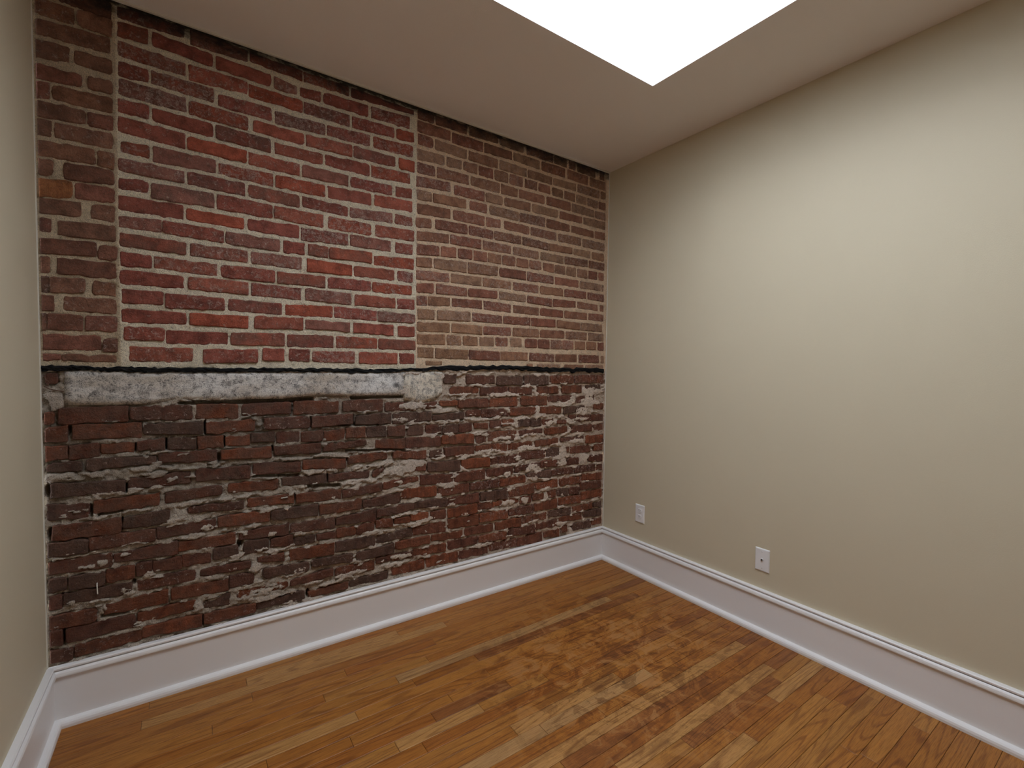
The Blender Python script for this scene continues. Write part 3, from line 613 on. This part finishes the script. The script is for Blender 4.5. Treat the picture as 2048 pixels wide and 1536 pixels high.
# which grid points lie behind a brick, and how close a joint point is to one
mask = np.zeros(GX.shape, np.float32)
for sec, q in quads:
    Q = np.array([wall_pt(*p) for p in q])
    i0, i1 = np.searchsorted(gx, (Q[:, 0].min(), Q[:, 0].max())); k0, k1 = np.searchsorted(gz, (Q[:, 1].min(), Q[:, 1].max()))
    sx_, sz_ = GX[k0:k1, i0:i1], GZ[k0:k1, i0:i1]
    ins = np.ones(sx_.shape, bool)
    for a_ in range(4):
        p0, p1 = Q[a_], Q[(a_+1) % 4]
        ins &= ((p1[0]-p0[0])*(sz_-p0[1])-(p1[1]-p0[1])*(sx_-p0[0])) < 0
    mask[k0:k1, i0:i1] = np.maximum(mask[k0:k1, i0:i1], ins)
def blur(a, r_):
    for ax_ in (0, 1):
        a = sum(np.roll(a, k, ax_) for k in range(-r_, r_+1))/(2*r_+1)
    return a
near = np.clip((blur(mask, 1)-0.05)*1.6, 0, 1)*(1-mask)
hgt = np.where(upper, 0.0030+(nz-0.5)*0.008, 0.0075+(nz-0.5)*0.020+(nz2-0.5)*0.020)
hgt = np.where(upper & (GX > xBC), 0.0026+(nz-0.5)*0.005, hgt)
hgt = hgt+(nz3-0.5)*np.where(upper, 0.0055, 0.008)
for xc, w_ in ((xAB, 0.016), (xBC, 0.012)):        # straight vertical joints of the bricked up opening
    k = np.exp(-((GX-xc)/w_)**2)*upper
    hgt = hgt-k*0.005
# the mortar has shrunk away from many brick edges, leaving dark cracks
crack = near*np.clip((nz4-0.44)*7, 0, 1)
hgt = hgt+crack*np.where(upper, 0.007, 0.016)
sm = np.zeros_like(hgt)
for cx, cz, ex, ez in smears:
    d = ((GX-cx+(nz4-0.5)*0.05)/ex)**2+((GZ-cz+(nz-0.5)*0.03)/ez)**2
    sm = np.maximum(sm, np.clip((0.80-d+(nz-0.5)*1.7+(nz3-0.5)*1.0)*2.2, 0, 1)*(d < 2.2))
# free residue over the lower courses
joint = 1-blur(mask, 4)
nzh = fbm(GX*0.45+3, GZ*1.2, 30, 4, 2)
free = np.clip((nzh-0.765+0.20*joint+0.022*np.clip((GX+1.7)/1.2, 0, 1))*16, 0, 1)*(~upper)*(GX > -W+0.02)
sm = np.maximum(sm, free*0.95)
hgt = hgt*(1-sm)+(-0.0040+(nz3-0.5)*0.007+(nz-0.5)*0.004)*sm
gp = np.zeros_like(hgt)
for cx, cz, ex, ez in gaps:
    d = ((GX-cx)/(ex+0.001))**2+((GZ-cz+(nz-0.5)*0.008)/(ez+0.001))**2
    gp = np.maximum(gp, np.clip(2.0-d*1.3+(nz3-0.5), 0, 1))
hgt = hgt*(1-gp)+0.055*gp
hgt = np.where((mask > 0) & (sm < 0.35), np.maximum(hgt, 0.004), hgt)
# soot colour of the mortar (dirt with its own outline, strongest under the old stone)
cA, cB, cC = s2l((206, 186, 158)), s2l((236, 214, 190)), s2l((228, 200, 170))
cD1, cD2, cSM = s2l((186, 172, 156)), s2l((208, 186, 166)), s2l((234, 216, 200))
fD = np.clip((GX+2.2)/1.6+(nz2-0.5)*0.8, 0, 1)[..., None]
MC = np.where((GX < xAB)[..., None], cA, np.where((GX < xBC)[..., None], cB, cC))
MD = cD1*(1-fD)+cD2*fD
cS = s2l((206, 192, 178))*(1-fD)+cSM*fD
MD = MD*(1-0.75*sm[..., None])+cS*0.75*sm[..., None]
MC = np.where(upper[..., None], MC, MD)
sx_, sz_ = wall_pt(470, 860)
soot = np.exp(-(((GX-sx_)/0.85)**2+((GZ-sz_)/0.22)**2))*0.7*np.clip(nz2*1.8-0.2, 0, 1)*(~upper)
MC = np.minimum(MC/0.84, 0.92)*(1-0.72*soot[..., None])
nzr, nxr = GX.shape
V = np.stack([GX, hgt, GZ], -1).reshape(-1, 3)
idx = np.arange(nzr*nxr).reshape(nzr, nxr)
Fq = np.stack([idx[:-1, :-1], idx[:-1, 1:], idx[1:, 1:], idx[1:, :-1]], -1).reshape(-1, 4)
nv0 = len(V)
bk = MB().box(-W-T, T, 0.10, 0.25, -0.12, H+T)
V = np.vstack([V, np.array(bk.v)]); Fq = np.vstack([Fq, np.array(bk.f)+nv0])
me = bpy.data.meshes.new('wall_back')
me.vertices.add(len(V)); me.vertices.foreach_set('co', V.astype(np.float32).ravel())
me.loops.add(Fq.size); me.loops.foreach_set('vertex_index', Fq.ravel().astype(np.int32))
me.polygons.add(len(Fq)); me.polygons.foreach_set('loop_start', np.arange(0, Fq.size, 4, dtype=np.int32))
me.polygons.foreach_set('use_smooth', np.ones(len(Fq), bool))
me.update(calc_edges=True); me.validate()
me.materials.append(M_MORTAR)
set_attr(me, 'Col', np.vstack([MC.reshape(-1, 3), np.full((8, 3), 0.3)]))
wall_back = bpy.data.objects.new('wall_back', me)
col.objects.link(wall_back)
tag(wall_back, 'old exposed brick wall with bricked-up opening and stone lintel', 'brick wall', kind='structure')

# ---- bricks
PAL = {'A': [(122, 86, 69), (128, 90, 72), (116, 77, 62), (134, 93, 72), (124, 80, 66)],
       'B': [(138, 78, 65), (146, 82, 66), (130, 73, 61), (134, 88, 76), (148, 78, 59), (136, 76, 65), (142, 82, 66)],
       'C': [(134, 93, 73), (143, 104, 81), (150, 116, 93), (124, 80, 64), (134, 86, 69), (145, 98, 79)],
       'D': [(116, 70, 52), (126, 74, 51), (108, 66, 51), (134, 76, 50), (100, 71, 58)]}
def brick_colour(sec, x, z, rr):
    c = s2l(rr.choice(PAL[sec]))
    lime, streak, grey = 0.25, 0.0, 0.25
    if sec == 'A': lime, grey = rr.uniform(0, 0.6), 0.12
    if sec == 'B':
        lime, grey = rr.uniform(0.1, 0.85), rr.choice((0, 0, 0, 0.15, 0.6))
    if sec == 'C':
        lime, grey, streak = rr.uniform(0.2, 0.8), 0.1, 0.25
        if z > 1.95 and x > -0.9: c = c*0.8+s2l((140, 116, 88))*0.2
        if z < 1.6 and x < -1.0: c = c*0.45+s2l((152, 122, 92))*0.55
    if sec == 'D':
        lime, streak, grey = rr.uniform(-0.2, 0.4), 0.6, 0.15
        if x < -1.5:
            grey = 0.55 if z > 0.55 else 0.3
            streak = 0.2
            c = c*(0.74 if z > 0.7 else 0.80)
        c = c*0.88
        if x > -1.0: lime = rr.uniform(0.1, 0.6); streak = 0.8
        if x > -1.5 and z > 0.85: c = c*1.0; grey = 0.4
    return c/0.80*rr.uniform(0.88, 1.12), (max(lime, 0), streak, grey)

def brick_shape(q, sec, rr):
    tl, tr_, br, bl = [np.array(wall_pt(*p)) for p in q]
    gr = {'A': 0.0022, 'B': 0.0022, 'C': 0.0010, 'D': 0.0016}[sec]
    tl, tr_, br, bl = tl+(-gr, gr), tr_+(gr, gr), br+(gr, -gr), bl+(-gr, -gr)
    wd = np.linalg.norm(tr_-tl); ht = np.linalg.norm(tl-bl)
    rough = {'A': 0.0015, 'B': 0.0014, 'C': 0.0011, 'D': 0.0020}[sec]
    rad = min({'A': 0.009, 'B': 0.007, 'C': 0.007, 'D': 0.007}[sec]*rr.uniform(0.5, 1.7), ht*0.35, wd*0.3)
    pts = []
    corners = [tl, tr_, br, bl]
    for i in range(4):
        p, nx_, pv = corners[i], corners[(i+1) % 4], corners[i-1]
        r_ = rad*rr.uniform(0.4, 1.4)
        r_ = min(r_, ht*0.42)
        d0 = (pv-p)/max(np.linalg.norm(pv-p), 1e-6); d1 = (nx_-p)/max(np.linalg.norm(nx_-p), 1e-6)
        pts += [p+d0*r_, p+(d0+d1)*r_*0.25, p+d1*r_]
        L = np.linalg.norm(nx_-p)
        n = (1 if ht > 0.05 else 0) if i in (1, 3) else max(1, min(9, int(L/0.02)))
        for k in range(n):
            t = (k+1)/(n+1)
            pts.append(p+(nx_-p)*t+np.array((rr.uniform(-1, 1)*0.002, rr.gauss(0, 1)*rough)))
    P2 = np.array(pts)
    P2 += np.array([(rr.gauss(0, 1)*rough*0.5, rr.gauss(0, 1)*rough*0.5) for _ in pts])
    P2[:, 0] = np.clip(P2[:, 0], -W+0.007, -0.008)
    cen = P2.mean(0)
    yf = {'A': -0.001, 'B': -0.0015, 'C': -0.0012, 'D': -0.0005}[sec] + rr.uniform(-0.0025, 0.0025)*(1.6 if sec == 'D' else 1)
    tx, tz = rr.uniform(-0.012, 0.012), rr.uniform(-0.04, 0.04)
    def ring(scale_in, y):
        d = P2-cen
        ln = np.linalg.norm(d, axis=1, keepdims=True)
        k = 1-scale_in/np.maximum(ln, 1e-4)
        # inset mainly across the short side
        s = np.sign(d)*np.minimum(np.abs(d), scale_in)
        Q = P2-s
        return [(q_[0]-cen[0], y+(q_[0]-cen[0])*tx*0.5+(q_[1]-cen[1])*tz, q_[1]-cen[1]) for q_ in Q]
    n = len(P2)
    v = ring(0, 0.045)+ring(0, yf+0.0035)+ring(0.0035, yf)
    f = []
    for k in (0, n):
        for i in range(n):
            j = (i+1) % n
            f.append((k+i, k+j, k+n+j, k+n+i))
    f.append(tuple(range(2*n, 3*n)))
    return cen, v, f

items = []
for k, (sec, q) in enumerate(quads):
    rr = random.Random(k*13+5)
    area = 0.5*abs(sum(q[i][0]*q[(i+1) % 4][1]-q[(i+1) % 4][0]*q[i][1] for i in range(4)))
    cen, v, f = brick_shape(q, sec, rr)
    if cen[1] > H+0.035 or cen[1] < 0.19: continue
    cy = sum(p[1] for p in q)/4
    colr, fx = brick_colour(sec, cen[0], cen[1], rr)
    if sec == 'A' and abs(sum(p[0] for p in q)/4-108) < 6 and abs(cy-376) < 10: colr, fx = s2l((146, 96, 62))/0.8, (0, 1.0, 0)
    if cy < 4: area = 0
    items.append((area, sec, cen, v, f, colr, fx))
order = sorted(range(len(items)), key=lambda i: -items[i][0])
single = set(order[:300])
rest = MB(); rest_c = []; rest_f = []
for i, (area, sec, cen, v, f, colr, fx) in enumerate(items):
    if i in single:
        o = new_obj('brick', v, f, M_BRICK, wall_back, (cen[0], 0, cen[1]))
        set_attr(o.data, 'Col', colr); set_attr(o.data, 'Fx', fx)
    else:
        rest.add([(p[0]+cen[0], p[1], p[2]+cen[1]) for p in v], f)
        rest_c += [tuple(colr)]*len(v); rest_f += [fx]*len(v)
o = rest.build('small_bricks', M_BRICK, wall_back)
o['kind'] = 'stuff'
set_attr(o.data, 'Col', np.array(rest_c)); set_attr(o.data, 'Fx', np.array(rest_f))
print('bricks', len(items))

# ---- stone lintel
def stone(name, ca, cb):
    m_, nt, bs = mat(name)
    b = NB(nt)
    P = b.pos()
    s1 = b.noise(P, 210, 6, 0.75); s2 = b.noise(P, 34, 6, 0.7, 0.4); s3 = b.noise(b.scale(P, 4, 4, 14), 1.0, 4, 0.6)
    sx = b.n('ShaderNodeSeparateXYZ'); b.l(P, sx.inputs[0])
    c = b.mix(b.ramp(s3, 0.38, 0.68), ca, cb)
    c = b.mix(b.math('MULTIPLY', b.ramp(s2, 0.53, 0.38), 0.75), c, (0.26, 0.23, 0.21, 1))
    c = b.mix(b.math('MULTIPLY', b.ramp(s1, 0.495, 0.41), b.ramp(s2, 0.66, 0.40)), c, (0.06, 0.05, 0.045, 1))
    c = b.mix(b.math('MULTIPLY', b.ramp(b.noise(b.scale(P, 60, 60, 700), 1.0, 3, 0.7), 0.55, 0.68), 0.5), c, b.mix(1.0, c, (0.45, 0.42, 0.4, 1), 'MULTIPLY'))
    # round tar spots
    vor = b.n('ShaderNodeTexVoronoi'); b.l(b.scale(P, 6, 6, 9), vor.inputs['Vector']); vor.inputs['Scale'].default_value = 1.0
    c = b.mix(b.math('MULTIPLY', b.ramp(b.math('ADD', vor.outputs['Distance'], b.math('MULTIPLY', s1, 0.25)), 0.30, 0.18), 0.8), c, (0.05, 0.05, 0.055, 1))
    b.l(c, bs.inputs['Base Color'])
    bs.inputs['Roughness'].default_value = 0.95
    b.l(b.bump(b.math('ADD', s1, s2), 0.005), bs.inputs['Normal'])
    return m_
M_STONE = stone('lintel_stone', (0.84, 0.80, 0.76, 1), (0.58, 0.49, 0.40, 1))
M_RENDER = stone('cream_patch_mortar', (0.88, 0.80, 0.68, 1), (0.74, 0.62, 0.48, 1))

def slab(name, top, bot, yf, m_, jit=0.0015, dent=0.0025):
    """irregular slab from two pixel polylines (left to right)"""
    N = 40
    rr = random.Random(3)
    x0, x1 = top[0][0], top[-1][0]
    xs = np.linspace(x0, x1, N)
    tz = [wall_pt(x, np.interp(x, [p[0] for p in top], [p[1] for p in top])) for x in xs]
    bz = [wall_pt(x, np.interp(x, [p[0] for p in bot], [p[1] for p in bot])) for x in xs]
    rows = 7
    v = []
    for i in range(N):
        for k in range(rows):
            t = k/(rows-1)
            x = tz[i][0]*(1-t)+bz[i][0]*t; z = tz[i][1]*(1-t)+bz[i][1]*t
            edge = min(i, N-1-i, k, rows-1-k) == 0
            v.append((x+rr.uniform(-1, 1)*jit*(0.3 if not edge else 1), (yf+0.006 if edge else yf)+rr.uniform(-1, 1)*dent*0.5, z+rr.uniform(-1, 1)*jit))
    f = []
    for i in range(N-1):
        for k in range(rows-1):
            a = i*rows+k
            f.append((a, a+1, a+rows+1, a+rows))
    # sides going back into the wall
    per = [i*rows for i in range(N)]+[(N-1)*rows+k for k in range(1, rows)]+[i*rows+rows-1 for i in range(N-2, -1, -1)]+[k for k in range(rows-2, 0, -1)]
    base = len(v)
    for i in per: v.append((v[i][0], 0.07, v[i][2]))
    n = len(per)
    for i in range(n):
        j = (i+1) % n
        f.append((per[i], per[j], base+j, base+i))
    return new_obj(name, v, f, m_, wall_back, smooth=True)
slab('stone_lintel', [(129, 742), (200, 741), (300, 744), (480, 745), (600, 744), (760, 745), (808, 744)],
     [(128, 810), (170, 811), (300, 808), (345, 799), (450, 800), (570, 797), (620, 791), (700, 791), (770, 791), (808, 790)], -0.006, M_STONE)
ms = slab('mortar_patch', [(809, 744), (850, 742), (885, 744)], [(809, 800), (840, 806), (868, 800), (884, 788)], -0.004, M_RENDER, 0.003, 0.006)

# ---- black tar line above the lintel
M_TAR, nt, bs = mat('black_tar')
b = NB(nt)
P = b.pos()
t1 = b.noise(b.scale(P, 30, 30, 160), 1.0, 6, 0.7)
b.l(b.mix(b.ramp(t1, 0.5, 0.75), (0.006, 0.006, 0.007, 1), (0.05, 0.047, 0.042, 1)), bs.inputs['Base Color'])
bs.inputs['Roughness'].default_value = 0.85
bs.inputs['Specular IOR Level'].default_value = 0.15
b.l(b.bump(t1, 0.006), bs.inputs['Normal'])
TAR = [(83, 731, 744), (130, 731, 741), (200, 734, 741), (270, 734, 746), (330, 735, 744), (400, 736, 744), (480, 736, 744), (600, 737, 743), (700, 738, 744.5), (770, 738, 745),
       (800, 739, 742.5), (850, 736, 739.5), (880, 732, 740), (900, 731, 741), (1000, 731, 739), (1040, 732, 740), (1100, 735, 745), (1150, 735, 743), (1207, 738, 746)]
N = 170
rr = random.Random(9)
v = []; K = 6
for i in range(N):
    px = 83+(1206-83)*i/(N-1)
    yt = np.interp(px, [p[0] for p in TAR], [p[1] for p in TAR])-2.0+rr.gauss(0, 1.2)
    yb = np.interp(px, [p[0] for p in TAR], [p[2] for p in TAR])+2.2+rr.gauss(0, 1.4)
    for k in range(K):
        t = k/(K-1)
        x, z = wall_pt(px, yt+(yb-yt)*t)
        bulge = math.sin(math.pi*t)
        v.append((min(max(x, -W+0.004), -0.004), 0.030 if k in (0, K-1) else -0.004-0.007*bulge*rr.uniform(0.3, 1.2), z))
f = [(i*K+k, i*K+k+1, (i+1)*K+k+1, (i+1)*K+k) for i in range(N-1) for k in range(K-1)]
new_obj('tar_band', v, f, M_TAR, wall_back, smooth=False)

# ------------------------------------------------------------------ wall plates on the tan wall (plane x = 0)
def lathe_disc(mb, cy, cz, r0, x0, x1, n=14, flat=None):
    """disc standing proud of the wall from x0 (wall side) to x1 (room side); flat cuts the left and right sides"""
    pts = []
    for i in range(n):
        a = 2*math.pi*i/n
        y = r0*math.cos(a); z = r0*math.sin(a)
        if flat: z = max(-flat, min(flat, z))
        pts.append((y, z))
    v = [(x0, cy+y, cz+z) for y, z in pts]+[(x1, cy+y*0.93, cz+z*0.93) for y, z in pts]
    f = [(i, (i+1) % n, n+(i+1) % n, n+i) for i in range(n)]+[tuple(range(n, 2*n)), tuple(range(n))[::-1]]
    mb.add(v, f)

def plate_mesh(w, h):
    """bevelled cover plate centred on the origin, wall at x=0, room towards -x"""
    m_ = MB()
    prof = [(0, 0.0), (-0.0022, 0.0), (-0.0048, 0.0028), (-0.0058, 0.0068)]
    v = []
    for x, ins in prof:
        for sy, sz in ((-1, -1), (1, -1), (1, 1), (-1, 1)): v.append((x, sy*(w/2-ins), sz*(h/2-ins)))
    f = []
    for k in range(len(prof)-1):
        for i in range(4): f.append((k*4+i, k*4+(i+1) % 4, k*4+4+(i+1) % 4, k*4+4+i))
    n = (len(prof)-1)*4
    f += [(n, n+1, n+2, n+3), (3, 2, 1, 0)]
    return m_.add(v, f)

def empty(name, loc):
    o = bpy.data.objects.new(name, None)
    o.empty_display_size = 0.05
    o.location = loc
    col.objects.link(o)
    return o

pw, ph = 0.0715, 0.1155
oc = empty('outlet_plate', (0, -0.331, 0.394))
tag(oc, 'white duplex outlet plate low on the tan wall, nearer the brick corner', 'outlet')
plate_mesh(pw, ph).build('cover_plate', M_PLATE, oc)
for s in (1, -1):
    mb = MB(); lathe_disc(mb, 0, s*0.0195, 0.0172, -0.004, -0.0088, 20, 0.0145)
    rc = mb.build('receptacle', M_PLATE, oc)
    for dy, hh in ((-0.0062, 0.0085), (0.0062, 0.0070)):
        MB().box(-0.0092, -0.0085, dy-0.0011, dy+0.0011, s*0.0195+0.0035-hh/2, s*0.0195+0.0035+hh/2).build('slot', M_SLOT, rc)  # raised box, its grey stands for the shade in the opening
    mb = MB(); lathe_disc(mb, 0, s*0.0195-0.0068, 0.0024, -0.0085, -0.0092, 10); mb.build('ground_hole', M_SLOT, rc)  # raised disc in the same painted hole shade
mb = MB(); lathe_disc(mb, 0, 0, 0.0034, -0.0050, -0.0072, 12); mb.build('screw', M_PLATE, oc)

cc = empty('cable_plate', (0, -1.112, 0.367))
tag(cc, 'white cable jack plate with one dark socket on the tan wall', 'wall plate')
plate_mesh(pw, ph).build('cover_plate', M_PLATE, cc)
mb = MB(); lathe_disc(mb, 0, 0.002, 0.0075, -0.0050, -0.0085, 16)
jk = mb.build('cable_jack', M_PLATE, cc)
mb = MB(); lathe_disc(mb, 0, 0.002, 0.0042, -0.0080, -0.0115, 12); mb.build('jack_core', M_DARK, jk)
for s in (1, -1):
    mb = MB(); lathe_disc(mb, 0, s*0.0415, 0.0036, -0.0050, -0.0068, 12)
    sc = mb.build('screw', M_PLATE, cc)
    MB().box(-0.0072, -0.0066, -0.0028, 0.0028, s*0.0415-0.0006, s*0.0415+0.0006).build('screw_slot', M_SLOT, sc)  # raised bar coloured like the shade in a screw slot

# ------------------------------------------------------------------ small things stuck in the wall
def tube(pts, r_, n=6):
    mb = MB(); v = []; f = []
    P3 = [Vector(p) for p in pts]
    for i, p in enumerate(P3):
        d = (P3[min(i+1, len(P3)-1)]-P3[max(i-1, 0)]).normalized()
        a = d.cross(Vector((0.3, 1, 0.2))).normalized(); c_ = d.cross(a)
        for k in range(n):
            t = 2*math.pi*k/n
            v.append(p+a*r_*math.cos(t)+c_*r_*math.sin(t))
    for i in range(len(P3)-1):
        for k in range(n):
            f.append((i*n+k, i*n+(k+1) % n, (i+1)*n+(k+1) % n, (i+1)*n+k))
    f += [tuple(range(n))[::-1], tuple(range((len(P3)-1)*n, len(P3)*n))]
    return mb.add(v, f)
x0, z0 = wall_pt(194.5, 1165); x1, z1 = wall_pt(196, 1186)
nl = tube([(x0, 0.004, z0), (x0, -0.006, z0-0.002), (x0+0.0005, -0.010, z0-0.012), (x1, -0.009, z1)], 0.0019).build('bent_nail', M_BEAD)
tag(nl, 'small pale bent nail hanging from the dark bricks', 'nail')
x0, z0 = wall_pt(86, 752)
M_RUST, _, _b = mat('rusty_wire'); _b.inputs['Base Color'].default_value = (0.10, 0.045, 0.025, 1); _b.inputs['Roughness'].default_value = 0.8
x0 = -W+0.012
wr = tube([(x0-0.002, 0.012, z0+0.004), (x0, -0.006, z0), (x0+0.002, -0.009, z0-0.012), (x0+0.012, -0.010, z0-0.022), (x0+0.008, -0.009, z0-0.034),
           (x0-0.002, -0.008, z0-0.036), (x0+0.012, -0.007, z0-0.046), (x0+0.034, -0.005, z0-0.053), (x0+0.055, 0.012, z0-0.058)], 0.0019).build('rusty_wire', M_RUST)
tag(wr, 'thin rusty wire loop beside the end of the stone lintel', 'wire')
